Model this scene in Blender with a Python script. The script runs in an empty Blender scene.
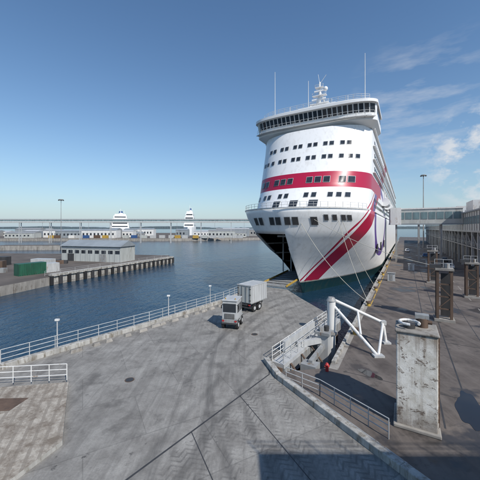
import bpy, math, random
from mathutils import Vector, Matrix
random.seed(7)
R=math.radians
TH=R(29.6)
D=Vector((math.sin(TH),math.cos(TH),0)); RV=Vector((math.cos(TH),-math.sin(TH),0))
def W(b,a,z=0): 
    v=D*a+RV*b; return Vector((v.x,v.y,z))
QZ=-0.35; WZ=-2.5
# ---------------- materials
def newmat(n):
    m=bpy.data.materials.new(n); m.use_nodes=True
    nt=m.node_tree; return m,nt,nt.nodes["Principled BSDF"]
def N(nt,t,**k):
    n=nt.nodes.new(t)
    for a,b in k.items(): setattr(n,a,b)
    return n
def math_(nt,op,a,b=None,c=None):
    n=N(nt,'ShaderNodeMath',operation=op)
    for i,x in enumerate((a,b,c)):
        if x is None: continue
        if isinstance(x,(int,float)): n.inputs[i].default_value=x
        else: nt.links.new(x,n.inputs[i])
    return n.outputs[0]
def mixc(nt,f,a,b):
    n=N(nt,'ShaderNodeMix',data_type='RGBA')
    for s,x in ((n.inputs[0],f),(n.inputs[6],a),(n.inputs[7],b)):
        if isinstance(x,(int,float)): s.default_value=x
        elif isinstance(x,(tuple,list)): s.default_value=(*x,1)
        else: nt.links.new(x,s)
    return n.outputs[2]
def noise(nt,vec,scale,detail=4,rough=.6,dist=0):
    n=N(nt,'ShaderNodeTexNoise'); n.inputs['Scale'].default_value=scale
    n.inputs['Detail'].default_value=min(detail,5); n.inputs['Roughness'].default_value=rough; n.inputs['Distortion'].default_value=dist
    nt.links.new(vec,n.inputs['Vector']); return n.outputs[0]
def ramp(nt,f,p0,p1):
    n=N(nt,'ShaderNodeMapRange'); n.clamp=True
    n.inputs[1].default_value=p0; n.inputs[2].default_value=p1
    nt.links.new(f,n.inputs[0]); return n.outputs[0]
def mapping(nt,vec,rot=(0,0,0),scale=(1,1,1),loc=(0,0,0)):
    n=N(nt,'ShaderNodeMapping'); n.inputs['Rotation'].default_value=rot
    n.inputs['Scale'].default_value=scale; n.inputs['Location'].default_value=loc
    nt.links.new(vec,n.inputs['Vector']); return n.outputs[0]
def coord(nt): return N(nt,'ShaderNodeTexCoord').outputs['Object']
def bump(nt,bs,h,st=.3,dist=.05):
    n=N(nt,'ShaderNodeBump'); n.inputs['Strength'].default_value=st; n.inputs['Distance'].default_value=dist
    nt.links.new(h,n.inputs['Height']); nt.links.new(n.outputs[0],bs.inputs['Normal'])
def simple(name,col,rough=.6,metal=0,var=.25,scale=1.5,dirt=None,dirtamt=.5,stretch=(1,1,.25)):
    m,nt,bs=newmat(name); c=coord(nt)
    n1=noise(nt,mapping(nt,c,scale=stretch),scale,3)
    dk=tuple(x*(1-var) for x in col)
    o=mixc(nt,ramp(nt,n1,.35,.65),dk,col)
    if dirt:
        n2=noise(nt,mapping(nt,c,scale=stretch,loc=(5,3,1)),scale*1.7,5,.7)
        o=mixc(nt,ramp(nt,n2,.72-dirtamt*.3,.8-dirtamt*.2),o,dirt)
    nt.links.new(o,bs.inputs['Base Color']); bs.inputs['Roughness'].default_value=rough; bs.inputs['Metallic'].default_value=metal
    return m
M={}
M['white']=simple('white_paint',(.8,.8,.79),.4,var=.06,scale=.3,dirt=(.6,.58,.54),dirtamt=.15)
M['white2']=simple('white_steel',(.68,.68,.66),.5,var=.12,scale=1.2,dirt=(.35,.25,.17),dirtamt=.5)
M['grey']=simple('grey_steel',(.3,.31,.31),.5,var=.25,dirt=(.17,.12,.08),dirtamt=.6)
M['lgrey']=simple('galvanised',(.46,.47,.47),.45,var=.2,dirt=(.27,.22,.17),dirtamt=.4)
M['dark']=simple('dark_steel',(.05,.05,.052),.6,var=.3)
M['black']=simple('rubber_black',(.02,.02,.021),.7,var=.3)
M['rust']=simple('rusty_steel',(.13,.085,.06),.8,var=.4,dirt=(.05,.04,.035),dirtamt=.5)
M['red']=simple('red_paint',(.45,.03,.03),.5,var=.15)
M['yellow']=simple('yellow_paint',(.55,.35,.05),.55,var=.3,scale=3,dirt=(.2,.15,.1),dirtamt=.8)
M['rope']=simple('rope',(.5,.47,.4),.9,var=.2)
M['green']=simple('green_paint',(.02,.10,.06),.5,var=.3,dirt=(.05,.06,.05),dirtamt=.5)
M['blue']=simple('blue_paint',(.04,.1,.25),.5,var=.2)
M['roof']=simple('roof_sheet',(.27,.3,.32),.5,var=.2,scale=.3)
M['cream']=simple('panel_cladding',(.46,.48,.46),.5,var=.2,scale=.5,dirt=(.28,.27,.24),dirtamt=.5)
M['glassgreen']=simple('tinted_glazing',(.16,.24,.26),.15,var=.4,scale=.6)
M['trees']=simple('distant_trees',(.11,.15,.17),.9,var=.3,scale=.05)  # bluish tint puts distance haze into the tree colour
m,nt,bs=newmat('window_glass'); bs.inputs['Roughness'].default_value=.08; M['glass']=m
nn=noise(nt,coord(nt),.6,2); nt.links.new(mixc(nt,nn,(.008,.01,.012),(.05,.06,.075)),bs.inputs['Base Color'])

def livery(name):
    m,nt,bs=newmat(name); c=coord(nt)
    s=N(nt,'ShaderNodeSeparateXYZ'); nt.links.new(c,s.inputs[0]); X,Y,Z=s.outputs
    dirt=noise(nt,mapping(nt,c,scale=(1,1,.12)),1.3,5,.7)
    rustn=noise(nt,mapping(nt,c,scale=(1,1,.06),loc=(9,2,0)),2.4,4,.6)
    white=mixc(nt,ramp(nt,dirt,.5,.75),(.82,.82,.81),(.66,.645,.62))
    white=mixc(nt,math_(nt,'MULTIPLY',ramp(nt,rustn,.68,.76),.35),white,(.4,.27,.16))
    ax=math_(nt,'MAXIMUM',math_(nt,'SUBTRACT',Y,57),0)
    zc=math_(nt,'ADD',math_(nt,'ADD',math_(nt,'MULTIPLY',X,1.05),-2.6),math_(nt,'MULTIPLY',ax,.36))
    d=math_(nt,'SUBTRACT',Z,zc)
    onr=math_(nt,'GREATER_THAN',X,0.1)
    def band(v,lo,hi): return math_(nt,'MULTIPLY',math_(nt,'GREATER_THAN',v,lo),math_(nt,'LESS_THAN',v,hi))
    RED=(.40,.012,.05)
    col=mixc(nt,math_(nt,'MULTIPLY',band(d,-1.7,1.9),onr),white,RED)
    col=mixc(nt,math_(nt,'MULTIPLY',band(d,2.6,3.0),onr),col,RED)
    yy=math_(nt,'MULTIPLY',math_(nt,'SUBTRACT',Y,90),.14); zz=math_(nt,'MULTIPLY',math_(nt,'SUBTRACT',Z,13),.30)
    rr=math_(nt,'ADD',math_(nt,'MULTIPLY',yy,yy),math_(nt,'MULTIPLY',zz,zz))
    ring=math_(nt,'MULTIPLY',band(rr,5.2,8.2),math_(nt,'GREATER_THAN',X,11.5))
    col=mixc(nt,ring,col,(.11,.06,.25))
    st=math_(nt,'MULTIPLY',band(Z,19.0,22.3),math_(nt,'LESS_THAN',Y,92))
    col=mixc(nt,st,col,RED)
    g=math_(nt,'LESS_THAN',math_(nt,'ADD',Z,math_(nt,'MULTIPLY',dirt,-.5)),-.1); col=mixc(nt,g,col,(.36,.33,.29))
    anti=mixc(nt,ramp(nt,dirt,.45,.7),(.008,.038,.045),(.03,.05,.045))
    g=math_(nt,'LESS_THAN',Z,-.1); col=mixc(nt,g,col,anti)
    nt.links.new(col,bs.inputs['Base Color']); bs.inputs['Roughness'].default_value=.35
    pl=N(nt,'ShaderNodeTexNoise'); pl.inputs['Scale'].default_value=.35; pl.inputs['Detail'].default_value=1; nt.links.new(c,pl.inputs['Vector'])
    seam=math_(nt,'LESS_THAN',math_(nt,'FRACT',math_(nt,'MULTIPLY',Z,.4)),.02)
    bump(nt,bs,math_(nt,'SUBTRACT',pl.outputs[0],math_(nt,'MULTIPLY',seam,.15)),.25,.12)
    return m
M['livery']=livery('ship_livery')

# apron concrete
m,nt,bs=newmat('apron_concrete'); c=coord(nt)
mid=noise(nt,c,.55,5,.78); fine=noise(nt,c,9,4,.75)
streak=noise(nt,mapping(nt,c,rot=(0,0,R(25)),scale=(1.7,.12,1)),1.0,5,.7,.9)
streak2=noise(nt,mapping(nt,c,rot=(0,0,R(-40)),scale=(1.3,.14,1),loc=(4,1,0)),1.0,5,.7,.6)
br=N(nt,'ShaderNodeTexBrick'); nt.links.new(mapping(nt,c,rot=(0,0,R(-28.5))),br.inputs['Vector'])
br.inputs['Color1'].default_value=(.95,.95,.95,1); br.inputs['Color2'].default_value=(.66,.66,.66,1); br.inputs['Mortar'].default_value=(.35,.35,.35,1)
br.inputs['Scale'].default_value=.2; br.inputs['Mortar Size'].default_value=.006; br.inputs['Brick Width'].default_value=1.2; br.inputs['Row Height'].default_value=.8
col=mixc(nt,ramp(nt,mid,.32,.66),(.18,.17,.155),(.35,.338,.312))
mm=N(nt,'ShaderNodeMix',data_type='RGBA',blend_type='MULTIPLY'); mm.inputs[0].default_value=.5; nt.links.new(col,mm.inputs[6]); nt.links.new(br.outputs[0],mm.inputs[7]); col=mm.outputs[2]
col=mixc(nt,math_(nt,'MULTIPLY',ramp(nt,streak,.47,.66),.42),col,(.11,.103,.095))
col=mixc(nt,math_(nt,'MULTIPLY',ramp(nt,streak2,.54,.7),.3),col,(.40,.39,.36))
sw=N(nt,'ShaderNodeSeparateXYZ'); nt.links.new(c,sw.inputs[0]); wx,wy=sw.outputs[0],sw.outputs[1]
def arc(cx,cy,r0,wd):
    a=math_(nt,'SUBTRACT',wx,cx); b=math_(nt,'SUBTRACT',wy,cy)
    r=math_(nt,'SQRT',math_(nt,'ADD',math_(nt,'MULTIPLY',a,a),math_(nt,'MULTIPLY',b,b)))
    return math_(nt,'SUBTRACT',1,ramp(nt,math_(nt,'ABSOLUTE',math_(nt,'SUBTRACT',r,r0)),wd*.4,wd))
tn=ramp(nt,streak2,.35,.6)
for cx,cy,r0 in ((34,16,36),(34,16,38.1),(29,24,29.5),(29,24,31.4),(60,-8,66),(60,-8,68)):
    col=mixc(nt,math_(nt,'MULTIPLY',math_(nt,'MULTIPLY',arc(cx,cy,r0,.34),tn),.5),col,(.06,.057,.055))
sp=noise(nt,c,.4,5,.65); col=mixc(nt,math_(nt,'MULTIPLY',ramp(nt,sp,.56,.66),.6),col,(.085,.08,.075))
sp2=noise(nt,mapping(nt,c,loc=(7,7,0)),1.5,4,.65); col=mixc(nt,math_(nt,'MULTIPLY',ramp(nt,sp2,.64,.72),.8),col,(.045,.043,.042))
lane=mapping(nt,c,rot=(0,0,R(-28.5)))
s=N(nt,'ShaderNodeSeparateXYZ'); nt.links.new(lane,s.inputs[0]); T,S=s.outputs[0],s.outputs[1]
pp=math_(nt,'PINGPONG',T,.45)
fr=math_(nt,'FRACT',math_(nt,'ADD',math_(nt,'ADD',math_(nt,'MULTIPLY',S,3.0),math_(nt,'MULTIPLY',pp,2.4)),math_(nt,'MULTIPLY',fine,.3)))
chev=math_(nt,'LESS_THAN',fr,.35)
side=math_(nt,'SUBTRACT',math_(nt,'MULTIPLY',math_(nt,'ADD',wx,4.6),.788),math_(nt,'MULTIPLY',math_(nt,'SUBTRACT',wy,12.8),.616))
reg=math_(nt,'GREATER_THAN',side,.25)
cm=math_(nt,'MULTIPLY',math_(nt,'MULTIPLY',chev,reg),ramp(nt,math_(nt,'ADD',math_(nt,'MULTIPLY',streak2,.5),math_(nt,'MULTIPLY',sp,.5)),.44,.56))
col=mixc(nt,math_(nt,'MULTIPLY',cm,.5),col,(.085,.08,.075))
col=mixc(nt,math_(nt,'MULTIPLY',ramp(nt,fine,.4,.7),.3),col,(.12,.116,.108))
nt.links.new(col,bs.inputs['Base Color']); bs.inputs['Roughness'].default_value=.82
hh=math_(nt,'ADD',math_(nt,'MULTIPLY',cm,-.5),fine); bump(nt,bs,hh,.7,.02)
M['apron']=m
m,nt,bs=newmat('ribbed_concrete'); c=coord(nt)
s=N(nt,'ShaderNodeSeparateXYZ'); nt.links.new(mapping(nt,c,rot=(0,0,R(-22))),s.inputs[0])
md=noise(nt,c,1.1,5,.78); md2=noise(nt,c,6,4,.7)
fr=math_(nt,'FRACT',math_(nt,'ADD',math_(nt,'MULTIPLY',s.outputs[0],1.9),math_(nt,'MULTIPLY',md2,.2))); rib=math_(nt,'LESS_THAN',fr,.3)
col=mixc(nt,ramp(nt,md,.38,.62),(.17,.14,.11),(.42,.385,.33)); col=mixc(nt,math_(nt,'MULTIPLY',math_(nt,'MULTIPLY',rib,ramp(nt,md,.3,.6)),.5),col,(.13,.11,.09))
col=mixc(nt,math_(nt,'MULTIPLY',ramp(nt,md2,.5,.65),.4),col,(.2,.165,.13))
nt.links.new(col,bs.inputs['Base Color']); bs.inputs['Roughness'].default_value=.9; bump(nt,bs,md2,.6,.03); M['ribs']=m
# quay asphalt
m,nt,bs=newmat('quay_asphalt'); c=coord(nt)
a1=noise(nt,c,.35,5,.7); a2=noise(nt,c,14,3,.7)
st=noise(nt,mapping(nt,c,rot=(0,0,TH),scale=(1,.06,1)),.9,5,.6)
wet=ramp(nt,noise(nt,mapping(nt,c,loc=(3,8,0)),.2,5,.6),.55,.62)
pch=noise(nt,mapping(nt,c,loc=(1,4,0)),1.1,4,.65)
col=mixc(nt,ramp(nt,a1,.35,.65),(.068,.055,.048),(.155,.132,.117))
col=mixc(nt,math_(nt,'MULTIPLY',ramp(nt,st,.45,.6),.5),col,(.2,.172,.152))
col=mixc(nt,math_(nt,'MULTIPLY',ramp(nt,pch,.58,.68),.6),col,(.04,.036,.034))
col=mixc(nt,math_(nt,'MULTIPLY',a2,.4),col,(.05,.045,.042))
col=mixc(nt,math_(nt,'MULTIPLY',wet,.8),col,(.03,.028,.028))
nt.links.new(col,bs.inputs['Base Color'])
rg=N(nt,'ShaderNodeMapRange'); nt.links.new(wet,rg.inputs[0]); rg.inputs[3].default_value=.85; rg.inputs[4].default_value=.35
nt.links.new(rg.outputs[0],bs.inputs['Roughness']); bump(nt,bs,a2,.3,.01); M['quay']=m
m,nt,bs=newmat('puddle_water'); bs.inputs['Base Color'].default_value=(.02,.02,.022,1); bs.inputs['Roughness'].default_value=.03; M['puddle']=m
M['conc']=simple('quay_wall_concrete',(.33,.31,.28),.85,var=.35,scale=.8,dirt=(.12,.1,.08),dirtamt=.6)
M['lconc']=simple('pale_kerb_concrete',(.45,.44,.41),.85,var=.35,scale=1.6,dirt=(.17,.15,.12),dirtamt=.8)
M['brownland']=simple('pier_surface',(.13,.11,.095),.9,var=.4,scale=.12,stretch=(1,1,1))
m,nt,bs=newmat('peeling_white_block'); c=coord(nt)
n1=noise(nt,c,1.4,5,.75); n2=noise(nt,c,1.9,5,.8,.5); n3=noise(nt,mapping(nt,c,scale=(4,4,.12)),1.2,4,.6); n4=noise(nt,c,20,3,.7)
zs_=N(nt,'ShaderNodeSeparateXYZ'); nt.links.new(c,zs_.inputs[0])
col=mixc(nt,ramp(nt,n1,.4,.62),(.76,.74,.69),(.56,.53,.47))
col=mixc(nt,math_(nt,'MULTIPLY',ramp(nt,n3,.5,.7),.6),col,(.24,.18,.13))
col=mixc(nt,math_(nt,'MULTIPLY',ramp(nt,n2,.57,.60),.9),col,(.16,.125,.10))
low=ramp(nt,math_(nt,'ADD',zs_.outputs[2],math_(nt,'MULTIPLY',n2,-3)),-.2,-1.4)
col=mixc(nt,math_(nt,'MULTIPLY',low,.7),col,(.13,.10,.08))
top=ramp(nt,math_(nt,'ADD',zs_.outputs[2],math_(nt,'MULTIPLY',n3,2.5)),5.4,6.4)
col=mixc(nt,math_(nt,'MULTIPLY',top,.7),col,(.2,.15,.11))
nt.links.new(col,bs.inputs['Base Color']); bs.inputs['Roughness'].default_value=.85; bump(nt,bs,math_(nt,'ADD',n2,math_(nt,'MULTIPLY',n4,.3)),.5,.04); M['block']=m
# water
m,nt,bs=newmat('harbour_water'); c=coord(nt)
w1=noise(nt,mapping(nt,c,rot=(0,0,.5),scale=(1,.45,1)),.9,4,.65); w2=noise(nt,c,.13,1,.5)
pt=noise(nt,mapping(nt,c,rot=(0,0,.2),scale=(1,.3,1)),.03,2,.5)
nt.links.new(mixc(nt,pt,(.008,.028,.055),(.015,.045,.08)),bs.inputs['Base Color'])
bs.inputs['Roughness'].default_value=.12; bs.inputs['IOR'].default_value=1.33
bump(nt,bs,math_(nt,'ADD',w1,math_(nt,'MULTIPLY',w2,.8)),.8,.35); M['water']=m

# ---------------- mesh builder
class MB:
    def __init__(s): s.v=[];s.f=[];s.m=[];s.mats=[]
    def mi(s,mat):
        if mat not in s.mats: s.mats.append(mat)
        return s.mats.index(mat)
    def add(s,vs,fs,mat):
        o=len(s.v); s.v+= [tuple(v) for v in vs]; k=s.mi(mat)
        for f in fs: s.f.append(tuple(i+o for i in f)); s.m.append(k)
    def box(s,c,size,mat,rot=0,M4=None):
        x,y,z=[q/2 for q in size]
        vs=[Vector((i*x,j*y,k*z)) for i in(-1,1) for j in(-1,1) for k in(-1,1)]
        Mt=Matrix.Translation(Vector(c))@(M4 if M4 else Matrix.Rotation(rot,4,'Z'))
        vs=[Mt@v for v in vs]
        s.add(vs,[(0,1,3,2),(4,6,7,5),(0,4,5,1),(2,3,7,6),(0,2,6,4),(1,5,7,3)],mat)
    def beam(s,p0,p1,w,h,mat):
        p0=Vector(p0);p1=Vector(p1);d=p1-p0
        q=d.to_track_quat('Y','Z').to_matrix().to_4x4()
        s.box((p0+p1)/2,(w,d.length,h),mat,M4=q)
    def cyl(s,p0,p1,r,mat,r1=None,n=8,cap=True):
        p0=Vector(p0);p1=Vector(p1); r1=r if r1 is None else r1
        q=(p1-p0).to_track_quat('Z','Y').to_matrix()
        vs=[]
        for k in range(n):
            a=2*math.pi*k/n; e=q@Vector((math.cos(a),math.sin(a),0)); vs+= [p0+e*r,p1+e*r1]
        fs=[(2*k,2*((k+1)%n),2*((k+1)%n)+1,2*k+1) for k in range(n)]
        if cap: fs+= [tuple(2*k for k in range(n))[::-1],tuple(2*k+1 for k in range(n))]
        s.add(vs,fs,mat)
    def prism(s,poly,z0,z1,top,side=None):
        n=len(poly); vs=[(p[0],p[1],z0) for p in poly]+[(p[0],p[1],z1) for p in poly]
        s.add(vs,[tuple(range(n,2*n))],top)
        s.add(vs,[tuple(range(n))[::-1]]+[(i,(i+1)%n,(i+1)%n+n,i+n) for i in range(n)],side or top)
    def sphere(s,c,r,mat,n=14,sz=1):
        vs=[];fs=[]
        for i in range(n//2+1):
            t=math.pi*i/(n//2)
            for j in range(n):
                p=2*math.pi*j/n; vs.append((c[0]+r*math.sin(t)*math.cos(p),c[1]+r*math.sin(t)*math.sin(p),c[2]+r*sz*math.cos(t)))
        for i in range(n//2):
            for j in range(n): fs.append((i*n+j,(i+1)*n+j,(i+1)*n+(j+1)%n,i*n+(j+1)%n))
        s.add(vs,fs,mat)
    def obj(s,name,parent=None,smooth=False,bevel=0):
        me=bpy.data.meshes.new(name); me.from_pydata(s.v,[],s.f); 
        for k in s.mats: me.materials.append(M[k] if isinstance(k,str) else k)
        for p,k in zip(me.polygons,s.m): p.material_index=k
        me.update()
        ob=bpy.data.objects.new(name,me); bpy.context.scene.collection.objects.link(ob)
        if parent: ob.parent=parent
        if smooth: 
            for p in me.polygons: p.use_smooth=True
            try: me.set_sharp_from_angle(angle=R(35))
            except Exception: pass
        if bevel:
            b=ob.modifiers.new('b','BEVEL'); b.width=bevel; b.segments=2; b.limit_method='ANGLE'
        return ob
def empty(name,loc=(0,0,0),rot=0):
    e=bpy.data.objects.new(name,None); bpy.context.scene.collection.objects.link(e); e.location=loc; e.rotation_euler=(0,0,rot); return e
def railing(mb,pts,h=1.1,mat='lgrey',step=1.8,rails=3,r=.028):
    for p,q in zip(pts[:-1],pts[1:]):
        p=Vector(p);q=Vector(q); L=(q-p).length; n=max(1,round(L/step))
        for i in range(n+1):
            b=p.lerp(q,i/n); mb.cyl(b,b+Vector((0,0,h)),r*1.2,mat,n=6)
        for k in range(rails):
            z=h*(k+1)/rails; mb.cyl(p+Vector((0,0,z)),q+Vector((0,0,z)),r,mat,n=6)

# ---------------- setting
mb=MB(); mb.add([(-9000,-3000,WZ),(9000,-3000,WZ),(9000,14000,WZ),(-9000,14000,WZ)],[(0,1,2,3)],'water'); mb.obj('water')
AP=[(-60,-30),(-45,-6),(-18.9,22.8),(-10.5,33.0),(-2.7,43.3),(3.6,55),(8.4,52),(9.6,45),(11.4,36.7),(2.3,23.7),(3.0,21.3),(7.4,13.2),(13,3),(13,-30)]
mb=MB(); mb.prism(AP,-7,0,'apron','conc'); mb.obj('apron_pavement')
mb=MB()
def strip(p,q,w,z,mat):
    p=Vector((*p,z));q=Vector((*q,z)); n=(q-p).cross(Vector((0,0,1))).normalized()*w/2
    mb.add([p-n,q-n,q+n,p+n],[(0,1,2,3)],mat)
strip((-6.5,10.7),(2.2,21.8),.1,.004,'dark'); strip((2.2,21.8),(2.35,23.6),.08,.004,'dark')
strip((-2.6,15.6),(-.4,11),.05,.004,'dark'); strip((0,19),(3.4,12),.05,.004,'dark')
mb.obj('pavement_joint')
def blob(name,c,rx,ry,rot,z,mat,seed,rough=.3):
    rnd=random.Random(seed); ph=[rnd.uniform(0,6.28) for _ in range(9)]; am=[rnd.uniform(.3,1)*rough/(k+2) for k in range(9)]
    vs=[];n=90
    for i in range(n):
        t=2*math.pi*i/n; r=1+sum(am[k]*math.sin((k+2)*t+ph[k]) for k in range(9))
        x=rx*r*math.cos(t);y=ry*r*math.sin(t); vs.append((c[0]+x*math.cos(rot)-y*math.sin(rot),c[1]+x*math.sin(rot)+y*math.cos(rot),z))
    mb=MB(); mb.add(vs,[tuple(range(n))],mat); mb.obj(name)
blob('puddle',W(3.6,22.8)[:2],.7,2.3,-TH,QZ+.012,'puddle',3)
blob('puddle',W(-.4,32.5)[:2],.4,1.6,-TH,QZ+.012,'puddle',5)
blob('puddle',W(-2.4,24.6)[:2],.35,1.1,.6,QZ+.012,'puddle',8)
E=[(-45,-6),(-18.9,22.8),(-10.5,33.0),(-2.7,43.3),(3.6,55)]
def off(p,q,d): 
    v=Vector((q[0]-p[0],q[1]-p[1])).normalized(); return Vector((v.y,-v.x))*d
mb=MB()
for p,q in zip(E[:-1],E[1:]):
    o=off(p,q,.3); a=Vector(p)+o; b=Vector(q)+o
    mb.beam((a.x,a.y,.2),(b.x,b.y,.2),.55,.42,'lconc')
mb.obj('kerb',bevel=.03)
mb=MB()
for p,q in zip(E[:-1],E[1:]):
    o=off(p,q,.3); a=Vector(p)+o; b=Vector(q)+o
    if p==E[3]: b=a.lerp(b,.75)
    railing(mb,[(a.x,a.y,.4),(b.x,b.y,.4)],1.1,'lgrey')
mb.obj('quay_railing')
for i,(x,y) in enumerate([(-16.2,25.7),(-8.6,34.9),(-4.2,40.8)]):
    mb=MB(); mb.cyl((x,y,0.3),(x,y,2.8),.06,'lgrey',.045); mb.box((x,y,2.86),(.34,.2,.16),'white2'); mb.cyl((x,y,.3),(x,y,.47),.14,'grey'); mb.obj('edge_lamp')
for k in range(14):
    t=k/13; p=Vector(E[1]).lerp(Vector(E[3]),.2+.78*t+random.uniform(-.015,.015)); 
    mb=MB(); x,y=p.x+1.2+random.uniform(-.1,.15),p.y-.95; L=random.uniform(.6,1.2)
    v=[(-L/2,-.24,0),(L/2,-.24,0),(L/2,.24,0),(-L/2,.24,0),(-L/2+.08,-.16,.26),(L/2-.08,-.16,.26),(L/2-.08,.16,.26),(-L/2+.08,.16,.26)]
    mt=Matrix.Translation((x,y,0))@Matrix.Rotation(.9+random.uniform(-.12,.12),4,'Z')
    mb.add([mt@Vector(q) for q in v],[(4,5,6,7),(0,1,5,4),(1,2,6,5),(2,3,7,6),(3,0,4,7)],'conc'); mb.obj('concrete_stop_block',bevel=.03)
mb=MB(); KR=[(2.15,23.9),(2.85,21.2),(7.35,13.1),(13,2.9)]
for p,q in zip(KR[:-1],KR[1:]): mb.beam((*p,.0),(*q,.0),.45,.75,'lconc')
mb.obj('kerb_wall',bevel=.04)
mb=MB(); strip((3.05,21.2),(7.55,13.1),.08,.381,'grey'); mb.obj('edge_marking')
mb=MB(); railing(mb,[(3.4,21.4,QZ),(5.4,19.6,QZ),(8.0,15.6,QZ)],1.1,'lgrey',1.3); mb.obj('quay_railing')
for x,y in ((1.5,30),(-8,21)):
    mb=MB(); mb.cyl((x,y,-.02),(x,y,.012),.34,'rust',n=24); mb.cyl((x,y,-.02),(x,y,.02),.28,'dark',n=24); mb.obj('manhole_cover')
mb=MB(); QP=[(1.5,22.6),tuple(W(-5.4,24)[:2]),tuple(W(-5.4,420)[:2]),tuple(W(600,420)[:2]),(500,-60),(5,-60),(5,8),(2,18)]
mb.prism(QP,-7,QZ,'quay','conc'); mb.obj('quay_pavement')
mb=MB()
strip(W(-5.0,24)[:2],W(-5.0,320)[:2],.7,QZ+.004,'conc')
for a in range(46,220,5): strip(W(-4.35,a)[:2],W(-4.35,a+4.2)[:2],.16,QZ+.008,'yellow')
strip(W(2.0,20)[:2],W(2.0,300)[:2],.1,QZ+.004,'dark'); strip(W(3.5,20)[:2],W(3.5,300)[:2],.1,QZ+.004,'dark')
strip(W(6.6,26)[:2],W(6.6,300)[:2],.06,QZ+.004,'dark')
for a in range(30,260,9): strip(W(9.0,a)[:2],W(9.0,a+4)[:2],.12,QZ+.004,'conc')
for a in range(24,200,11): strip(W(-4.2,a)[:2],W(14,a)[:2],.05,QZ+.0105,'dark')
mb.obj('quay_marking')
mb=MB(); mb.beam(W(-5.2,25,QZ+.1),W(-5.2,300,QZ+.1),.3,.2,'lconc'); mb.obj('quay_edge_kerb')
for a in (33,46,58,66,78,95,120,150,190):
    mb=MB(); p=W(-4.6,a,QZ); k='yellow' if a%4 else 'rust'; mb.cyl(p,p+Vector((0,0,.5)),.26,k,.2,n=12); mb.cyl(p+Vector((0,0,.5)),p+Vector((0,0,.68)),.38,'rust',.34,n=12); mb.obj('mooring_bollard',smooth=True)
for a in list(range(50,240,12)):
    mb=MB(); mb.cyl(W(-5.75,a,-2.2),W(-5.75,a,-.5),.33,'black',n=12)
    for z in(-.6,-2.0): mb.cyl(W(-5.75,a,z-.05),W(-5.75,a,z+.05),.36,'grey',n=12)
    mb.obj('quay_fender',smooth=True)

# ---------------- ferry
CB=-18.5
ferry=empty('cruise_ferry',tuple(RV*CB),-TH)
def lev(tab,z):
    if z<=tab[0][0]: return tab[0][1:]
    for p,q in zip(tab[:-1],tab[1:]):
        if z<=q[0]:
            t=(z-p[0])/(q[0]-p[0]); return tuple(p[i]+(q[i]-p[i])*t for i in range(1,6))
    return tab[-1][1:]
HT=[(-4,60,50,12.2,1.8,1.0),(-1,58,46,12.4,1.8,1.05),(3,54.5,36,12.5,1.9,1.15),(7,51,26,12.6,2,1.4),(10,48.7,19,12.7,2,1.6),(13,47.4,16,12.8,2.1,1.8),(14.5,47,15,12.8,2.1,1.9)]
ST=[(14.3,52,14,12.5,2,2),(19,56,11,12.5,2,2.1),(22.5,58,9.5,12.5,2,2.2),(29,61,8,12.5,2,2.3),(32.6,62.5,7,12.5,2,2.4)]
BT=[(32.3,65.5,2.5,12.4,2,4),(33.3,63.5,3,13.6,2,4),(34.5,63.3,3,13.6,2,4),(34.52,63.5,3,13.5,2,4),(36.5,62.7,3,13.5,2,4),(36.52,62.1,3.2,13.8,2,4),(37.1,62.1,3.2,13.8,2,4),(37.11,64,3,12.7,2,4),(38,64,3,12.5,2,4)]
def surf(tab,z,y):
    af,L,B,p,q=lev(tab,z); k=min(1,abs(y)/B)
    return af+L*(1-max(0,(1-k**q))**(1/p))
def loft(tab,zs,aft,mat,ncol=26,skip=None,capmat=None):
    mb=MB(); cols=[(i/ncol)**2 for i in range(ncol+1)]
    rows=[]
    for z in zs:
        af,L,B,p,q=lev(tab,z); pts=[]
        for t in cols: pts.append((B*max(0,(1-(1-t)**p))**(1/q),af+L*t))
        ext=[(B,(af+L)+(aft-af-L)*k/4) for k in range(1,5)]
        half=pts+ext
        full=[(-x,y) for x,y in reversed(half)]+half[1:]
        rows.append([Vector((x,y,z)) for x,y in full])
    n=len(rows[0]); vs=[v for r in rows for v in r]; fs=[]
    for i in range(len(rows)-1):
        for j in range(n-1):
            f=(i*n+j,i*n+j+1,(i+1)*n+j+1,(i+1)*n+j)
            c=sum((vs[k] for k in f),Vector())/4
            if skip and skip(c): continue
            fs.append(f)
        fs.append((i*n+n-1,i*n,(i+1)*n,(i+1)*n+n-1))
    mb.add(vs,fs,mat)
    if capmat: mb.add(rows[-1],[tuple(range(n))],capmat)
    return mb
opening=lambda c: -9.3<c.x<-.05 and .25<c.z<9.9 and c.y<66
zs=sorted(set([-4,-2.5,-1,.25]+[1.25+i for i in range(9)]+[9.9,10.6,11.3,12,12.6,13,13.7,14.5]))
hull=loft(HT,zs,248,'livery',ncol=44,skip=opening).obj('hull',ferry,smooth=True)
hull.data.materials.append(M['dark']); sd=hull.modifiers.new('s','SOLIDIFY'); sd.thickness=.22; sd.offset=-1; sd.material_offset=1; sd.use_rim=True; sd.material_offset_rim=1
mb=MB(); 
def deck(tab,z,aft,mat,inset=.3):
    af,L,B,p,q=lev(tab,z); h=[]
    for i in range(25):
        t=(i/24)**2; h.append(((B-inset)*max(0,1-(1-t)**p)**(1/q),af+inset+L*t))
    h.append((B-inset,aft)); full=[(-x,y,z) for x,y in reversed(h)]+[(x,y,z) for x,y in h[1:]]
    mb.add(full,[tuple(range(len(full)))],mat)
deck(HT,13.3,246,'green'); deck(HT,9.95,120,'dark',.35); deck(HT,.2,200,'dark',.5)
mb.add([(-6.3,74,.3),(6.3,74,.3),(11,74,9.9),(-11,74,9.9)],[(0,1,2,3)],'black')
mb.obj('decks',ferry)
mb=MB()
mb.beam((-2.9,50.2,.12),(-3.2,74,.9),5.0,.25,'grey')
for x in (-5.5,-.3): mb.beam((x,50.2,.35),(x-.2,66,.9),.12,.35,'yellow')
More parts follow.
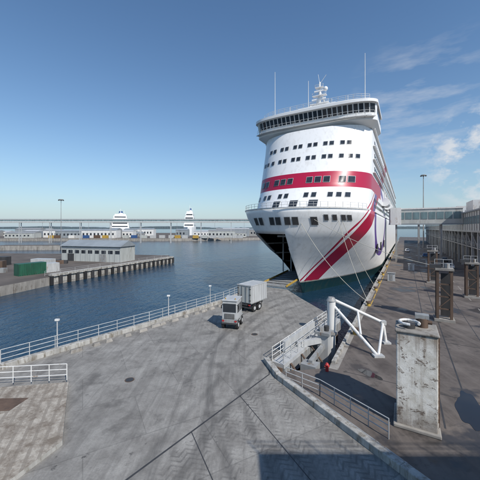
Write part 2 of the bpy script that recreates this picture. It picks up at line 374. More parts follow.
for y in range(52,73,2): mb.box((-3,y,.3+(y-50)*.032),(4.8,.1,.1),'dark')
mb.obj('bow_ramp',ferry)
mb=MB()
pts=[(z,surf(HT,z,-9.0)) for z in (.3,3,6,9.8)]
for (z0,y0),(z1,y1) in zip(pts[:-1],pts[1:]):
    mb.add([(-9.4,y0,z0),(-8.9,y0,z0),(-8.9,y1,z1),(-9.4,y1,z1),(-9.4,y0+.6,z0),(-8.9,y0+.6,z0),(-8.9,y1+.6,z1),(-9.4,y1+.6,z1)],[(0,1,2,3),(4,7,6,5),(0,3,7,4),(1,5,6,2)],'white2')
for z in (2.5,5,7.5): mb.beam((-8.7,surf(HT,z,-8.5)+1,z),(-3.5,72,z),.25,.3,'grey')
for x in (-7,-5,-1,1.5): mb.cyl((x,66,.5),(x,66,9.8),.18,'lgrey')
mb.beam((-6,60,9.2),(2,60,9.2),.3,.4,'lgrey')
mb.obj('bow_door_frame',ferry)
mb=MB()
def ribbon(tab,z0,z1,y0,y1,o,mat,n=40):
    vs=[]
    for i in range(n+1):
        y=y0+(y1-y0)*i/n
        for z in (z0,z1): vs.append((y*(1+o/20),surf(tab,z,y)-o,z))
    mb.add(vs,[(2*i,2*i+2,2*i+3,2*i+1) for i in range(n)],mat)
ribbon(HT,14.35,14.6,-12.7,12.7,.1,'white2',60)
mb.obj('bulwark_cap',ferry)
zs=sorted([14.3+(32.6-14.3)*i/24 for i in range(25)]+[19.0,22.5,29.0])
ss=loft(ST,zs,244,'livery',ncol=60,capmat='white2').obj('superstructure',ferry,smooth=True)
zb=[r[0] for r in BT]; loft(BT,zb,76,'white',ncol=20,capmat='white2').obj('bridge',ferry,smooth=False)
mb=MB()
def win(tab,y,z,w,h,mat='glass',o=.12,frame=True):
    def P(yy,zz,oo):
        s1=surf(tab,zz,yy); da=(surf(tab,zz,yy+.15)-surf(tab,zz,yy-.15))/.3
        n=Vector((da,-1)).normalized()*oo; return (yy+n.x,s1+n.y,zz)
    def sheet(y0,y1,z0,z1,oo,mt):
        vs=[]
        for i in range(7):
            yy=y0+(y1-y0)*i/6; vs+=[P(yy,z0,oo),P(yy,z1,oo)]
        mb.add(vs,[(2*i,2*i+2,2*i+3,2*i+1) for i in range(6)],mt)
    y0,y1,z0,z1=y-w/2,y+w/2,z-h/2,z+h/2
    if frame: f=.08; sheet(y0-f,y1+f,z0-f,z1+f,o*.7,'lgrey')
    sheet(y0,y1,z0,z1,o,mat)
for y in [-8.6,-7.4,-5.4,-4.2,-2.2,-1,1,2.2,4.2,5.4,7.4,8.6]:
    win(ST,y,28.6,.75,.8)
    if abs(y)<8: win(ST,y,25.6,.75,.8)
for y in [-10.2,-9.0,9.0,10.2]: win(ST,y,25.6,.65,.8)
for y in [-9.6,-8.0,-5.2,-3.6,-2.0,2.0,3.6,5.2,7.9,9.4]: win(ST,y,20.6,1.1,1.2)
for y in [-10.2,-7.6,-6.2,-3.4,-2.0,2,3.4,6.2,7.6,9]: win(ST,y,17.4,.8,.9)
for y in [-6.4,-4.9,-2.2,-.9,.8,2.1,5.0]: win(HT,y,12.2,.95,1.3,'dark')
for y in [6.8,8.0,9.2,10.0]: win(HT,y,12.8,.55,.9,'dark')
for y in [-3.7,0,3.6]: win(ST,y,15.7,1.5,1.2,'glass')
mb.obj('front_windows',ferry)
mb=MB()
n=26
for i in range(n):
    y0=-13.4+26.8*i/n; y1=y0+26.8/n-.16
    def P(yy,zz): return (yy,surf(BT,zz,yy)-.09,zz)
    mb.add([P(y0+.08,34.75),P(y1,34.75),P(y1,36.35),P(y0+.08,36.35)],[(0,1,2,3)],'glass')
for s in (-1,1):
    for k in range(5):
        y0=66.8+k*1.7; mb.add([(s*13.58,y0,34.75),(s*13.58,y0+1.5,34.75),(s*13.58,y0+1.5,36.35),(s*13.58,y0,36.35)],[(0,1,2,3)],'glass')
mb.obj('bridge_windows',ferry)
mb=MB(); 
def poly(tab,z,o,n=16,B=None):
    B=B or lev(tab,z)[2]*.97
    return [Vector((B*(-1+2*i/n),surf(tab,z,B*(-1+2*i/n))-o,z)) for i in range(n+1)]
pl=poly(BT,33.9,.9)
for p,q in zip(pl[:-1],pl[1:]): mb.beam(p+Vector((0,.35,-.15)),q+Vector((0,.35,-.15)),1.0,.1,'white2')
railing(mb,pl,1.0,'white2',1.6,2,.03)
pl=poly(BT,38,-.3); railing(mb,pl,1.1,'white2',1.6,3,.03)
pl=poly(HT,14.6,-.1,24,12.4); railing(mb,pl,.9,'white2',1.5,2,.03)
mb.obj('railings',ferry)
mb=MB()
mb.box((0,72,39.2),(9,5,2.4),'white'); mb.box((2.5,74,40.8),(3.4,3,1.2),'white')
mb.cyl((0,73,40),(0,73,47.5),.45,'white',.18,n=10)
for s in(-1,1): mb.cyl((s*1.8,75,40),(0,73,45.5),.14,'white')
for z,w in ((42,4.6),(44,3.4),(46,2)): mb.box((0,72.8,z),(w,1.2,.12),'white'); railing(mb,[(-w/2,72.3,z),(w/2,72.3,z)],.7,'white2',.9,2,.03)
mb.box((0,72,42.9),(3.4,.25,.3),'white'); mb.box((.2,72,44.9),(2.6,.25,.3),'white'); mb.cyl((0,72,42),(0,72,42.8),.25,'white')
mb.cyl((0,73,47),(1.6,73,49),.05,'white2',n=6); mb.cyl((0,73,47),(-.4,73,49.5),.05,'white2',n=6)
mb.sphere((5.6,70.5,39.6),.9,'white'); mb.cyl((5.6,70.5,38),(5.6,70.5,39),.3,'white')
mb.sphere((-2.2,73,41.4),.8,'white'); mb.sphere((8.2,70.5,39.2),.55,'white'); mb.sphere((1.9,71,44.6),.55,'white')
for x,z in((-10.8,51.5),(10.8,50),(-2,47)): mb.cyl((x,70,38),(x,70,z),.1,'white2',.05,n=6); mb.cyl((x,70,38),(x,70,40),.16,'white')
for x in(-6,4,7.5): mb.cyl((x,68,38),(x,68,40.6),.05,'white2',n=6)
for x in(-7,-3,6): mb.box((x,66.5,38.3),(.6,.5,.6),'white2')
mb.obj('radar_mast_and_antennas',ferry,smooth=True)
mb=MB()
for z in (16.0,17.4,24.2,27.2,30):
    for k in range(60):
        y0=72+k*2.8
        if z>23: mb.box((12.54,y0+1.2,z),(.12,1.6,1.3),'glass')
        else: mb.box((12.54,y0+1.2,z),(.12,1.1,.7),'glass')
for z in (14.5,23.1,26,28.9,32.5): mb.box((12.75,155,z),(.5,172,.18),'white')
mb.box((-12.75,155,32.5),(.5,172,.18),'white')
for k in range(6):
    y=100+k*20; mb.cyl((13.2,y,19),(13.2,y+9,19),1.3,'white',n=12); mb.box((12.9,y+1,21),(.3,.3,3),'white2'); mb.box((12.9,y+8,21),(.3,.3,3),'white2')
for y in (78,90,104): mb.box((12.75,y,6),(.12,2.5,2.2),'dark')
mb.obj('side_decks',ferry)
mb=MB(); mb.box((0,150,35.5),(16,70,6),'white'); mb.box((0,190,41),(9,14,8),'white'); mb.obj('aft_house_and_funnel',ferry,bevel=.6)
def rope(p,q,sag):
    mb=MB(); p=Vector(p);q=Vector(q); prev=p
    for i in range(1,13):
        t=i/12; x=p.lerp(q,t)-Vector((0,0,4*sag*t*(1-t))); mb.cyl(prev,x,.04,'rope',n=5,cap=False); prev=x
    mb.obj('mooring_rope')
def SH(x,a,z): return W(CB+x,a,z)
rope(SH(5,surf(HT,12.5,5),12.5),W(4.2,43.5,6.1),1.0)
rope(SH(8.5,surf(HT,12.3,8.5),12.3),W(-4.6,46,.2),1.0)
rope(SH(9,surf(HT,12.3,9),12.3),W(-4.6,58,.2),.8)
rope(SH(3,surf(HT,11.8,3),11.8),W(-4.6,46,.2),1.4)

# ---------------- linkspan gear beside apron
A=Vector((2.6,24.2,0)); B=Vector((11.3,36.2,0)); dv=(B-A).normalized(); nv=Vector((dv.y,-dv.x,0))
mb=MB()
mb.beam(A+nv*.6+Vector((0,0,-.25)),B+nv*.6+Vector((0,0,-.25)),1.2,.3,'lgrey')
mb.beam(A+nv*.15+dv*2+Vector((0,0,.5)),A+nv*.15+dv*9+Vector((0,0,.5)),.3,.9,'lgrey')
mb.beam(A+nv*1.1+Vector((0,0,-.9)),B+nv*1.1+Vector((0,0,-.9)),.3,1.0,'grey')
railing(mb,[A+nv*1.15,B+nv*1.15],1.1,'lgrey',1.4); railing(mb,[A+nv*.1+Vector((0,0,.0)),A+nv*.1+dv*13],1.1,'white2',1.4)
for t in (.2,5,9.5,14):
    p=A+nv*.8+dv*t; mb.cyl((p.x,p.y,-5),(p.x,p.y,-.4),.35,'rust',n=12)
p=A+nv*2.2+dv*6.5; mb.box((p.x,p.y,-1),(1.0,1.0,3.6),'lgrey',rot=-.6); mb.box((p.x,p.y,.9),(1.4,1.4,.25),'grey',rot=-.6)
mb.cyl((p.x+.2,p.y,1.0),(p.x+.2,p.y,1.5),.25,'dark',n=12); mb.box((p.x-.3,p.y,1.2),(.4,.5,.4),'grey')
mb.beam(p+Vector((0,0,.2)),A+nv*.5+dv*4+Vector((0,0,.1)),.4,.5,'lgrey')
p2=A+nv*2.6+dv*2; mb.beam(p+Vector((0,0,-.3)),p2+Vector((0,0,-.3)),.35,.4,'grey')
mb.box((p2.x,p2.y,-1.2),(1.3,1.1,1.8),'grey',rot=-.6)
for k in range(4):
    q=A+nv*1.3+dv*(1+k*2.2); mb.cyl((q.x,q.y,-.3),(q.x+.9,q.y-.6,-1.6),.09,'rust',n=8)
mb.obj('linkspan_walkway')
mb=MB(); p=Vector((9.45,30.0,-3)); top=3.5
mb.cyl(p,(p.x,p.y,top),.42,'white2',n=16); mb.cyl((p.x,p.y,top),(p.x,p.y,top+.35),.52,'grey',.3,n=16); mb.cyl((p.x,p.y,.1),(p.x,p.y,.35),.6,'grey',n=16)
a0=Vector((p.x+.2,p.y,3.6)); e1=Vector((14.2,28.8,1.6)); f1=Vector((12.2,25.6,QZ)); f2=Vector((14.4,28.6,QZ))
mb.cyl(a0,e1,.15,'white2',n=12); mb.cyl(a0-Vector((0,0,.6)),f1,.15,'white2',n=12); mb.cyl(e1,f2,.15,'white2',n=12)
mb.cyl(e1,f1,.12,'white2',n=10); mb.cyl(a0.lerp(e1,.5),f1.lerp(a0,.35),.1,'white2',n=10)
mb.box(f1+Vector((0,0,.08)),(.9,.6,.16),'lgrey'); mb.box(f2+Vector((0,0,.08)),(.7,.7,.16),'lgrey'); mb.box(e1,(.5,.4,.4),'lgrey')
mb.obj('mooring_arm_frame',smooth=True)
bp=W(.58,19.9,0); e=empty('bollard_tower',tuple(bp),-TH)
mb=MB(); mb.box((0,0,2.35),(2.0,2.0,5.4),'block'); mb.box((0,0,5.12),(2.14,2.14,.14),'conc'); mb.box((0,0,-.25),(2.3,2.3,.2),'conc')
mb.obj('pillar',e,bevel=.05)
mb=MB()
for k in range(14):
    a=math.pi*1.5*k/13-.3; b=math.pi*1.5*(k+1)/13-.3
    mb.cyl((-.35+.5*math.cos(a),-.3+.5*math.sin(a),5.5),(-.35+.5*math.cos(b),-.3+.5*math.sin(b),5.5),.08,'white2',n=8)
mb.cyl((-.35,-.3,5.15),(-.35,-.3,5.45),.3,'dark',n=14); mb.cyl((.35,.2,5.15),(.35,.2,5.7),.26,'rust',n=14); mb.box((.3,.3,5.8),(.7,.5,.22),'grey'); mb.cyl((.0,.2,5.5),(.8,.2,5.5),.12,'rust')
mb.box((-.6,.5,5.3),(.4,.5,.3),'rust')
for z in [k*.35+.3 for k in range(14)]: mb.box((1.08,-.2,z),(.04,.45,.035),'rust')
for y in(-.42,.02): mb.box((1.1,y,2.5),(.035,.035,5.2),'rust')
mb.obj('winch',e,smooth=True)
def post(b,a,h=6.2):
    e=empty('fender_tower',tuple(W(b,a,QZ)),-TH)
    mb=MB()
    for x in(-.7,.7):
        for y in(-.6,.6): mb.box((x,y,h/2),(.28,.28,h),'rust')
    mb.box((-.7,0,h*.45),(.18,1,h*.8),'rust'); mb.box((.2,.3,h*.5),(1.0,.12,h*.85),'dark')
    for z in(1.5,3,4.5): mb.box((0,-.6,z),(1.5,.15,.15),'rust')
    mb.beam((-.7,-.68,1.5),(.7,-.68,3),.1,.1,'rust'); mb.beam((.7,-.68,3),(-.7,-.68,4.5),.1,.1,'rust')
    mb.box((0,0,h+.1),(1.9,1.7,.25),'conc'); mb.box((-.9,-.2,h+.4),(1.2,.6,.5),'dark'); mb.cyl((.3,0,h+.2),(.3,0,h+.8),.3,'grey'); railing(mb,[(-.9,.8,h+.2),(.9,.8,h+.2)],1,'lgrey',.9,2)
    mb.box((0,0,.15),(2.1,1.9,.3),'conc'); mb.obj('frame',e)
post(4.2,43.5); post(5.0,72,6.5); post(9.5,60,5.5)
# ---------------- yard tractor and trailer
def wheels(mb,ys,w,r=.5):
    for y in ys:
        for s in(-1,1):
            mb.cyl((s*(w/2-.34),y,r),(s*(w/2-.02),y,r),r,'black',n=18); mb.cyl((s*(w/2-.02),y,r),(s*(w/2+.01),y,r),r*.48,'lgrey',n=12)
            mb.box((s*(w/2-.17),y,2*r+.07),(.34,r*2.2,.04),'black')
e=empty('yard_tractor',(-.85,32.6,0),R(-14)); e.scale=(.93,.93,.95); mb=MB()
w=1.9
mb.box((0,.1,.95),(w,2.9,.5),'grey'); mb.box((0,-.1,1.95),(w-.06,2.4,1.5),'lgrey'); mb.box((0,-.1,2.95),(w-.14,2.3,.5),'lgrey'); mb.box((0,-.1,3.27),(w,2.5,.14),'lgrey')
mb.obj('body',e,bevel=.06)
mb=MB()
mb.box((0,-1.31,2.45),(w-.35,.05,.95),'glass'); mb.box((0,-1.33,1.5),(1.2,.05,.55),'dark')
for k in range(5): mb.box((0,-1.37,1.3+k*.1),(1.15,.04,.03),'grey')
for s in(-1,1):
    mb.box((s*(w/2-.02),-.7,2.35),(.04,.9,.9),'glass'); mb.box((s*(w/2-.02),.45,2.35),(.04,.9,.9),'glass')
    mb.box((s*.75,-1.38,.98),(.25,.06,.16),'red'); mb.box((s*(w/2+.1),-1.1,2.5),(.1,.08,.4),'black'); mb.cyl((s*.6,-.9,3.3),(s*.6,-.9,3.5),.07,'yellow',n=8)
mb.cyl((.8,1.15,1.2),(.8,1.15,3.5),.07,'dark',n=8); mb.box((0,-1.42,.7),(w-.1,.1,.16),'dark')
wheels(mb,(-.85,.95),w+.1,.5); mb.obj('windows_wheels',e)
e=empty('cargo_trailer',(1.7,39.6,0),R(-36)); mb=MB(); w,L,h=2.2,3.9,2.3
mb.box((0,0,1.2+h/2),(w,L,h),'lgrey')
for i in range(7):
    for s in(-1,1): mb.box((s*(w/2+.02),-L/2+.25+i*.56,1.2+h/2),(.05,.08,h-.2),'lgrey')
for s in(-1,1):
    mb.box((s*w/4,-L/2-.03,1.2+h/2),(w/2-.1,.05,h-.15),'cream')
    for k in(.25,.7): mb.cyl((s*w*k*.6,-L/2-.1,1.3),(s*w*k*.6,-L/2-.1,1.1+h),.025,'dark',n=6)
    for z in (1.6,1.2+h/2,h+.8): mb.box((s*(w/2-.15),-L/2-.08,z),(.25,.06,.07),'dark')
    mb.box((s*(w/2-.25),-L/2-.05,.98),(.3,.06,.14),'red')
    mb.box((s*w/2,0,1.22),(.08,L,.12),'grey'); mb.box((s*w/2,0,1.17+h),(.08,L,.1),'lgrey')
mb.box((0,-L/2-.05,1.2+h),(w+.06,.12,.14),'lgrey'); mb.obj('cargo_box',e,bevel=.02)
mb=MB(); mb.box((0,0,1.0),(.9,L,.28),'dark'); mb.box((0,-L/2+.05,.62),(w-.1,.12,.16),'dark'); wheels(mb,(-1.1,.1),w,.48)
for s in(-.6,.6): mb.box((s,1.5,.5),(.14,.14,1.0),'grey')
mb.beam((0,L/2,.9),(0,L/2+1,.7),.2,.15,'dark'); mb.obj('chassis_wheels',e)
mb=MB(); x,y=6.9,23.0; mb.cyl((x,y,QZ),(x,y,QZ+.5),.13,'red',n=12); mb.cyl((x,y,QZ+.5),(x,y,QZ+.65),.17,'red',.08,n=12); mb.cyl((x-.2,y,QZ+.38),(x+.2,y,QZ+.38),.06,'red',n=8); mb.obj('fire_hydrant',smooth=True)
mb=MB(); mb.prism([(-12,20.3),(-19,19.2),(-18,11),(-10.0,12.0),(-9.0,14.7)],-.1,.22,'ribs','lconc'); mb.obj('ramp_pavement')
mb=MB(); railing(mb,[(-12.3,20.6,.2),(-17,20.1,.2),(-22,19.5,.2)],1.15,'white2',1.3); railing(mb,[(-10.2,12.1,.2),(-14,12.4,.2)],1.1,'lgrey',1.3); mb.obj('ramp_railing')
mb=MB(); mb.add([(-13.4,18.4,.226),(-16.5,18.3,.226),(-16,16.9,.226),(-13.6,17.1,.226)],[(0,1,2,3)],'rust'); mb.obj('dark_opening_patch')  # flat dark quad: colour stands in for the shade of an opening in the ramp

mb=MB(); mb.box((26,-8,7.3),(32,18,15.3),'cream')
for k in range(12): mb.box((12+k*2.5,1.03,9),(1.8,.1,2.2),'glass')
mb.box((20,-4,15.9),(7,5,1.8),'roof'); railing(mb,[(10.2,.8,14.95),(41.8,.8,14.95)],1.1,'lgrey',1.5); mb.obj('terminal_building')

# ---------------- right gallery
e=empty('passenger_gallery',(0,0,0),-TH)
mb=MB()
g0,g1,b0,b1=82,300,15.5,20
mb.box(((b0+b1)/2,(g0+g1)/2,12.8),(b1-b0,g1-g0,5.0),'cream')
mb.box(((b0+b1)/2,(g0+g1)/2,15.5),(b1-b0+.8,g1-g0+.8,.35),'roof')
mb.box(((b0+b1)/2,(g0+g1)/2,10.1),(b1-b0+.6,g1-g0+.4,.4),'grey')
for k in range(70):
    y=g0+1.5+k*3; mb.box((b0-.03,y,13.1),(.1,2.5,2.0),'glassgreen'); mb.box((b0-.05,y+1.5,12.8),(.15,.15,4.8),'grey')
for k in range(2): mb.box((b0+1.2+k*2.1,g0-.03,13.2),(1.8,.1,2.2),'glassgreen')
mb.obj('upper_gallery',e)
mb=MB()
for k in range(28):
    y=g0+.6+k*7.5
    for x in(b0+.2,b1-.2): mb.box((x,y,4.8),(.55,.55,10.3),'lgrey' if k%3 else 'grey')
    mb.box(((b0+b1)/2,y,9.2),(b1-b0,.5,.7),'grey'); mb.box(((b0+b1)/2,y,5.6),(b1-b0,.4,.5),'grey')
    mb.beam((b0+.2,y,5.6),(b0+.2,y+7.5,9.4),.2,.2,'grey')
mb.box(((b0+b1)/2,(g0+g1)/2,5.9),(b1-b0,g1-g0,.25),'grey')
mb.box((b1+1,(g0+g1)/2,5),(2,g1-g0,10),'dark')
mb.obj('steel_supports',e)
mb=MB(); railing(mb,[(b0,g0,6.1),(b0,g1,6.1)],1.1,'lgrey',3)
mb.box((19,104,17),(6,10,3.2),'white2'); mb.box((18.5,130,17.1),(5,8,3.2),'white2'); mb.box((24,96,14),(8,18,9),'cream'); mb.box((24,96,18.7),(8.6,18.6,.4),'roof')
for k in range(5): mb.box((17.5,88+k*7,16.2),(1.4,1.8,1.1),'lgrey'); mb.cyl((17.5,88+k*7,16.7),(17.5,88+k*7,17.4),.3,'grey')
mb.obj('roof_plant',e)
e=empty('boarding_gangway',(0,0,0),-TH); mb=MB()
mb.box((5.4,112,14.8),(20,3.6,4.6),'cream'); mb.box((5.4,112,17.3),(20.4,4,.4),'white2'); mb.box((5.4,112,12.3),(20.2,3.8,.4),'roof')
for k in range(9): mb.box((-3.2+k*2.15,110.15,15),(1.8,.1,2.2),'glassgreen')
mb.box((-2.6,112,14.9),(3.2,5,5.6),'white2'); mb.obj('tube',e)
mb=MB()
for x in (-2.5,4,10):
    for y in(110.7,113.3): mb.box((x,y,5.9),(.5,.5,12.5),'grey')
    mb.box((x,112,8),(.4,3,.4),'grey')
mb.obj('legs',e)
def car(b,a,col,rot=0):
    e=empty('parked_car',tuple(W(b,a,QZ)),-TH+rot); mb=MB()
    prof=[(-2.1,.35),(-2.15,.8),(-1.7,.95),(-1.2,1.42),(.5,1.45),(1.2,.98),(2.0,.85),(2.15,.6),(2.1,.35)]
    n=len(prof); vs=[(-.85*(.82 if z>1.2 else 1),y,z) for y,z in prof]+[(.85*(.82 if z>1.2 else 1),y,z) for y,z in prof]
    mb.add(vs,[tuple(range(n)),tuple(range(n,2*n))[::-1]]+[(i,i+n,(i+1)%n+n,(i+1)%n) for i in range(n)],col); mb.obj('body',e,bevel=.05)
    mb=MB()
    for s in(-1,1):
        mb.add([(s*.86,-1.5,1.0),(s*.86,1.0,1.0),(s*.74,.45,1.36),(s*.74,-1.1,1.36)],[(0,1,2,3)],'glass')
        for y in(-1.35,1.35): mb.cyl((s*.68,y,.32),(s*.88,y,.32),.32,'black',n=14)
    mb.add([(-.7,-1.72,1.0),(.7,-1.72,1.0),(.6,-1.3,1.38),(-.6,-1.3,1.38)],[(0,1,2,3)],'glass')
    mb.obj('windows_wheels',e)
car(11,100,'white'); car(11.5,120,'grey',.1); car(7,135,'blue'); car(12,150,'white'); car(1,160,'white')
for b,a in ((1.5,90),(6,100),(-2.5,70)):
    e=empty('equipment_cabinet',tuple(W(b,a,QZ)),-TH); mb=MB(); mb.box((0,0,.9),(1.4,1,1.6),'lgrey'); mb.box((0,0,1.75),(1.6,1.2,.12),'grey'); mb.box((0,-.53,.9),(.6,.04,1.3),'grey'); mb.box((0,0,.06),(1.5,1.1,.12),'conc'); mb.obj('cabinet',e)
def mast(p,h,zb,r=.35):
    mb=MB(); p=Vector((p[0],p[1],zb)); mb.cyl(p,p+Vector((0,0,h)),r,'grey',r*.5,n=10); mb.cyl(p+Vector((0,0,h-.6)),p+Vector((0,0,h-.2)),1.3,'grey',n=12)
    for k in range(6):
        a=k*math.pi/3; mb.box(p+Vector((1.3*math.cos(a),1.3*math.sin(a),h-.8)),(.6,.6,.4),'dark')
    mb.obj('high_mast_light')
mast(W(9,190),41,QZ); mast((-108,175),29,-.5,.22)

# ---------------- left pier
PZ=-.5
mb=MB(); pier=[(-26,112),(-44.6,68.5),(-47.5,56),(-90,52),(-190,60),(-190,140),(-60,128),(-30,122)]
mb.prism(pier,-7,PZ,'brownland','conc'); mb.obj('pier_pavement')
mb=MB()
p0,p1=Vector((-26.2,112,0)),Vector((-44.8,68.5,0)); L=(p1-p0).length; dd=(p1-p0).normalized(); nn_=Vector((-dd.y,dd.x,0)); nn_=nn_ if nn_.x>0 else -nn_
for k in range(22):
    q=p0+dd*(L*k/21)+nn_*.25; mb.box((q.x,q.y,-1.4),(.8,.8,2.1),'black' if k%2 else 'dark',rot=-.4)
    if k<21:
        q2=p0+dd*(L*(k+.5)/21)+nn_*.12; mb.box((q2.x,q2.y,-1.2),(.25,1.3,1.6),'lconc',rot=-.4)
mb.beam(p0+Vector((0,0,-.2)),p1+Vector((0,0,-.2)),1.2,.6,'lconc')
mb.obj('pier_fender_row')
mb=MB(); railing(mb,[p0-nn_*2+Vector((0,0,PZ)),p1-nn_*2+Vector((0,0,PZ))],1.2,'lgrey',4); mb.obj('pier_railing')
e=empty('warehouse_building',(-50.5,103.5,PZ),R(-14)); mb=MB()
w,dp,h=24,8,5.2
mb.box((0,0,h/2),(w,dp,h),'cream')
mb.add([(-w/2-.4,-dp/2-.5,h),(w/2+.4,-dp/2-.5,h),(w/2+.4,0,h+2.0),(-w/2-.4,0,h+2.0),(-w/2-.4,dp/2+.5,h),(w/2+.4,dp/2+.5,h)],[(0,1,2,3),(3,2,5,4),(0,3,4),(1,5,2),(0,4,5,1)],'roof')
for k in range(9): mb.box((-10.8+k*2.7,-dp/2-.03,3.3),(1.7,.08,1.1),'glass')
mb.box((-8,-dp/2-.05,1.3),(2.6,.1,2.6),'dark'); mb.box((5,-dp/2-.05,1.3),(2.6,.1,2.6),'grey'); mb.box((0,-dp/2-.04,4.6),(w-.5,.06,.6),'roof')
for k in range(13): mb.box((-11.8+k*1.96,-dp/2-.05,2.6),(.08,.06,5.0),'roof')
mb.obj('hall',e)
def container(x,y,rot,col,z=PZ,s=1):
    mb=MB(); c=Vector((x,y,z+1.3*s))
    mb.box(c,(6.1,2.44,2.6*s),col,rot=rot)
    for k in range(12):
        o=Matrix.Rotation(rot,4,'Z')@Vector((-2.75+k*.5,-1.25,0)); mb.box(c+o,(.2,.08,2.3*s),col,rot=rot)
    mb.obj('shipping_container')
container(-52,72,R(60),'green',s=1.1); container(-50.5,75,R(60),'lgrey',s=.9); container(-57,84,R(-10),'lgrey'); container(-75,90,0,'dark'); container(-67,78,.3,'rust')
mb=MB(); mb.box((-62,66,PZ+1),(8,.3,2),'conc'); mb.box((-70,62,PZ+.8),(10,.3,1.6),'conc'); mb.obj('concrete_wall')
for x,y in((-62,75),(-70,84),(-80,75),(-58,94)):
    mb=MB()
    for k in range(5): mb.box((x+random.uniform(-1.5,1.5),y+random.uniform(-1,1),PZ+.5),(random.uniform(.8,2),random.uniform(.6,1.5),1+.1*k),random.choice(['rust','grey','dark']),rot=random.random())
    mb.obj('scrap_pile')
mb=MB(); Y0=260
mb.box((-155,Y0,17.4),(330,3,2.6),'white2'); mb.box((-155,Y0,18.9),(331,3.6,.3),'lgrey'); mb.box((-155,Y0-1.55,17.6),(328,.1,1.1),'glassgreen'); mb.box((-155,Y0,15.9),(330,3.2,.35),'grey')
for k in range(12):
    x=-305+k*27
    for s in(-1,1): mb.box((x,Y0+s*1.2,6),(.45,.45,19.5),'lgrey')
mb.obj('elevated_walkway')
mb=MB(); mb.prism([(-700,300),(-70,300),(30,330),(30,380),(120,420),(120,640),(-700,640)],-7,.2,'brownland','conc'); mb.obj('far_quay_pavement')
mb=MB(); mb.prism([(-150,175),(-75,182),(-75,190),(-150,186)],-7,.2,'brownland','conc'); mb.obj('breakwater_pavement')
for i in range(34):
    x=random.uniform(-330,15); y=random.uniform(315,410); w=random.uniform(10,38); h=random.uniform(3.5,9.5)
    mb=MB(); c=random.choice(['white2','cream','roof','lgrey','white2','grey']); mb.box((x,y,.2+h/2),(w,12,h),c)
    mb.add([(x-w/2,y-6.3,.2+h),(x+w/2,y-6.3,.2+h),(x+w/2,y,1.8+h),(x-w/2,y,1.8+h),(x-w/2,y+6.3,.2+h),(x+w/2,y+6.3,.2+h)],[(0,1,2,3),(3,2,5,4),(0,3,4),(1,5,2)],random.choice(['roof','grey','lgrey']))
    for k in range(int(w/4)): mb.box((x-w/2+2+k*4,y-6.05,.2+h*.5),(1.8,.1,h*.3),'glass')
    mb.obj('port_shed')
for i in range(22):
    x=-200+i*9.6+random.uniform(-3,3); container(x,306+random.random()*6,random.choice([0,0,.1]),random.choice(['white2','lgrey','lgrey','rust','cream','blue','yellow']),.2,1.2)
for x in (-290,-235,-180,-120,-75,-30,5):
    mast((x,345),random.uniform(18,24),.2,.2)
def farship(x,y,w,h,rot):
    e=empty('distant_ship',(x,y,WZ),rot); mb=MB()
    prof=[(0,-30),(w*.35,-20),(w*.5,-2),(w*.5,50),(-w*.5,50),(-w*.5,-2),(-w*.35,-20)]
    mb.prism(prof,-1,h*.3,'white'); mb.obj('hull',e)
    mb=MB(); z=h*.3
    for k,s in enumerate((.95,.9,.85,.7)):
        mb.box((0,22,z+h*.055),(w*s,56-k*8,h*.11),'white'); mb.box((0,22-(56-k*8)/2-.1,z+h*.06),(w*s*.85,.2,h*.035),'glass'); mb.box((w*s/2,22,z+h*.06),(.2,50-k*8,h*.03),'glass'); z+=h*.11+.01
    mb.box((0,15,z+h*.03),(w*.6,8,h*.06),'white'); mb.cyl((0,30,z),(0,30,z+h*.17),w*.14,'white',w*.1,n=10); mb.cyl((0,30,z+h*.12),(0,30,z+h*.18),w*.12,'blue',w*.1,n=10); mb.cyl((0,15,z),(0,15,h),.5,'white',.2); mb.cyl((w*.2,15,z),(w*.2,15,h*.93),.3,'white',.2)
    mb.obj('superstructure',e)
farship(-182,440,27,44,.35); farship(-79,450,16,50,.1)
mb=MB(); vs=[];fs=[];n=240
for i in range(n+1):
    x=-5200+i*9000/n; h=16+10*math.sin(i*.13)+random.uniform(-4,6)+(8 if i%37<10 else 0)
    vs+=[(x,4200,WZ),(x,4200,h+4),(x,4500,h+8)]
for i in range(n): fs+=[(3*i,3*i+3,3*i+4,3*i+1),(3*i+1,3*i+4,3*i+5,3*i+2)]
mb.add(vs,fs,'trees'); mb.obj('distant_shore_hills')

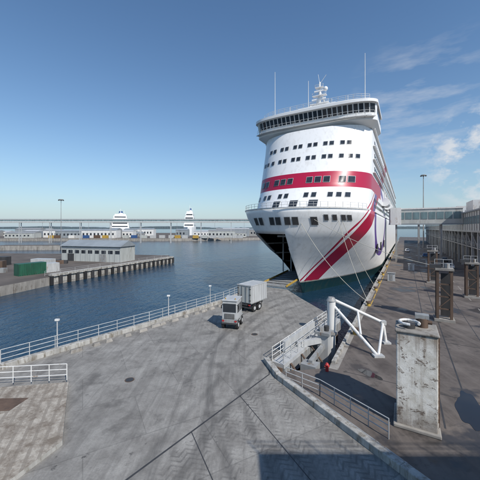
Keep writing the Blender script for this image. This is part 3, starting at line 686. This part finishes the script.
# ---------------- light
EL=R(43)
S=Vector((.5,-.72,0)).normalized()*math.cos(EL); S.z=math.sin(EL)
sun=bpy.data.lights.new('sun','SUN'); sun.energy=4.6; sun.angle=R(.5); sun.color=(1,.95,.88)
so=bpy.data.objects.new('sun',sun); bpy.context.scene.collection.objects.link(so); so.rotation_euler=S.to_track_quat('Z','Y').to_euler(); so.location=(0,0,80)
w=bpy.data.worlds.new('World'); bpy.context.scene.world=w; w.use_nodes=True; nt=w.node_tree
bg=nt.nodes['Background']; bg.inputs[1].default_value=.12
sky=N(nt,'ShaderNodeTexSky',sky_type='NISHITA'); sky.sun_disc=False; sky.sun_elevation=EL; sky.sun_rotation=math.atan2(S.x,S.y)
sky.air_density=1.15; sky.dust_density=.2; sky.ozone_density=3.5
hs=N(nt,'ShaderNodeHueSaturation'); hs.inputs['Saturation'].default_value=1.1; hs.inputs['Value'].default_value=1.08; nt.links.new(sky.outputs[0],hs.inputs['Color'])
g=N(nt,'ShaderNodeTexCoord').outputs['Generated']
gz=N(nt,'ShaderNodeSeparateXYZ'); nt.links.new(g,gz.inputs[0])
hz=math_(nt,'EXPONENT',math_(nt,'MULTIPLY',math_(nt,'MAXIMUM',gz.outputs[2],0),-7.0))
base=mixc(nt,math_(nt,'MULTIPLY',hz,.88),hs.outputs[0],(2.9,4.15,5.4))
def near(v,lo,hi):
    v=Vector(v).normalized(); n=N(nt,'ShaderNodeVectorMath',operation='DOT_PRODUCT'); nt.links.new(g,n.inputs[0]); n.inputs[1].default_value=v; return ramp(nt,n.outputs['Value'],lo,hi)
c1=noise(nt,mapping(nt,g,rot=(0,R(20),0),scale=(2.2,2.2,9)),2.4,5,.6)
m1=math_(nt,'MULTIPLY',ramp(nt,c1,.48,.74),near((.62,1,.40),.975,.996))
c2=noise(nt,mapping(nt,g,scale=(6,6,9),loc=(.3,0,0)),2.2,5,.6)
m2=math_(nt,'MULTIPLY',ramp(nt,c2,.45,.6),near((.86,1,.25),.988,.996))
mk=math_(nt,'MINIMUM',math_(nt,'ADD',math_(nt,'MULTIPLY',m1,.42),math_(nt,'MULTIPLY',m2,.85)),.85)
nt.links.new(mixc(nt,mk,base,(6.0,6.2,6.5)),bg.inputs[0])
cd=bpy.data.cameras.new('camera'); cam=bpy.data.objects.new('camera',cd); bpy.context.scene.collection.objects.link(cam)
cd.sensor_width=36; cd.lens=36*290/480; cd.shift_y=-.025; cd.clip_end=20000; cd.clip_start=.1
cam.location=(0,0,11); cam.rotation_euler=(R(90),0,0)
sc=bpy.context.scene; sc.camera=cam
sc.view_settings.view_transform='Standard'; sc.view_settings.look='None'; sc.view_settings.exposure=0
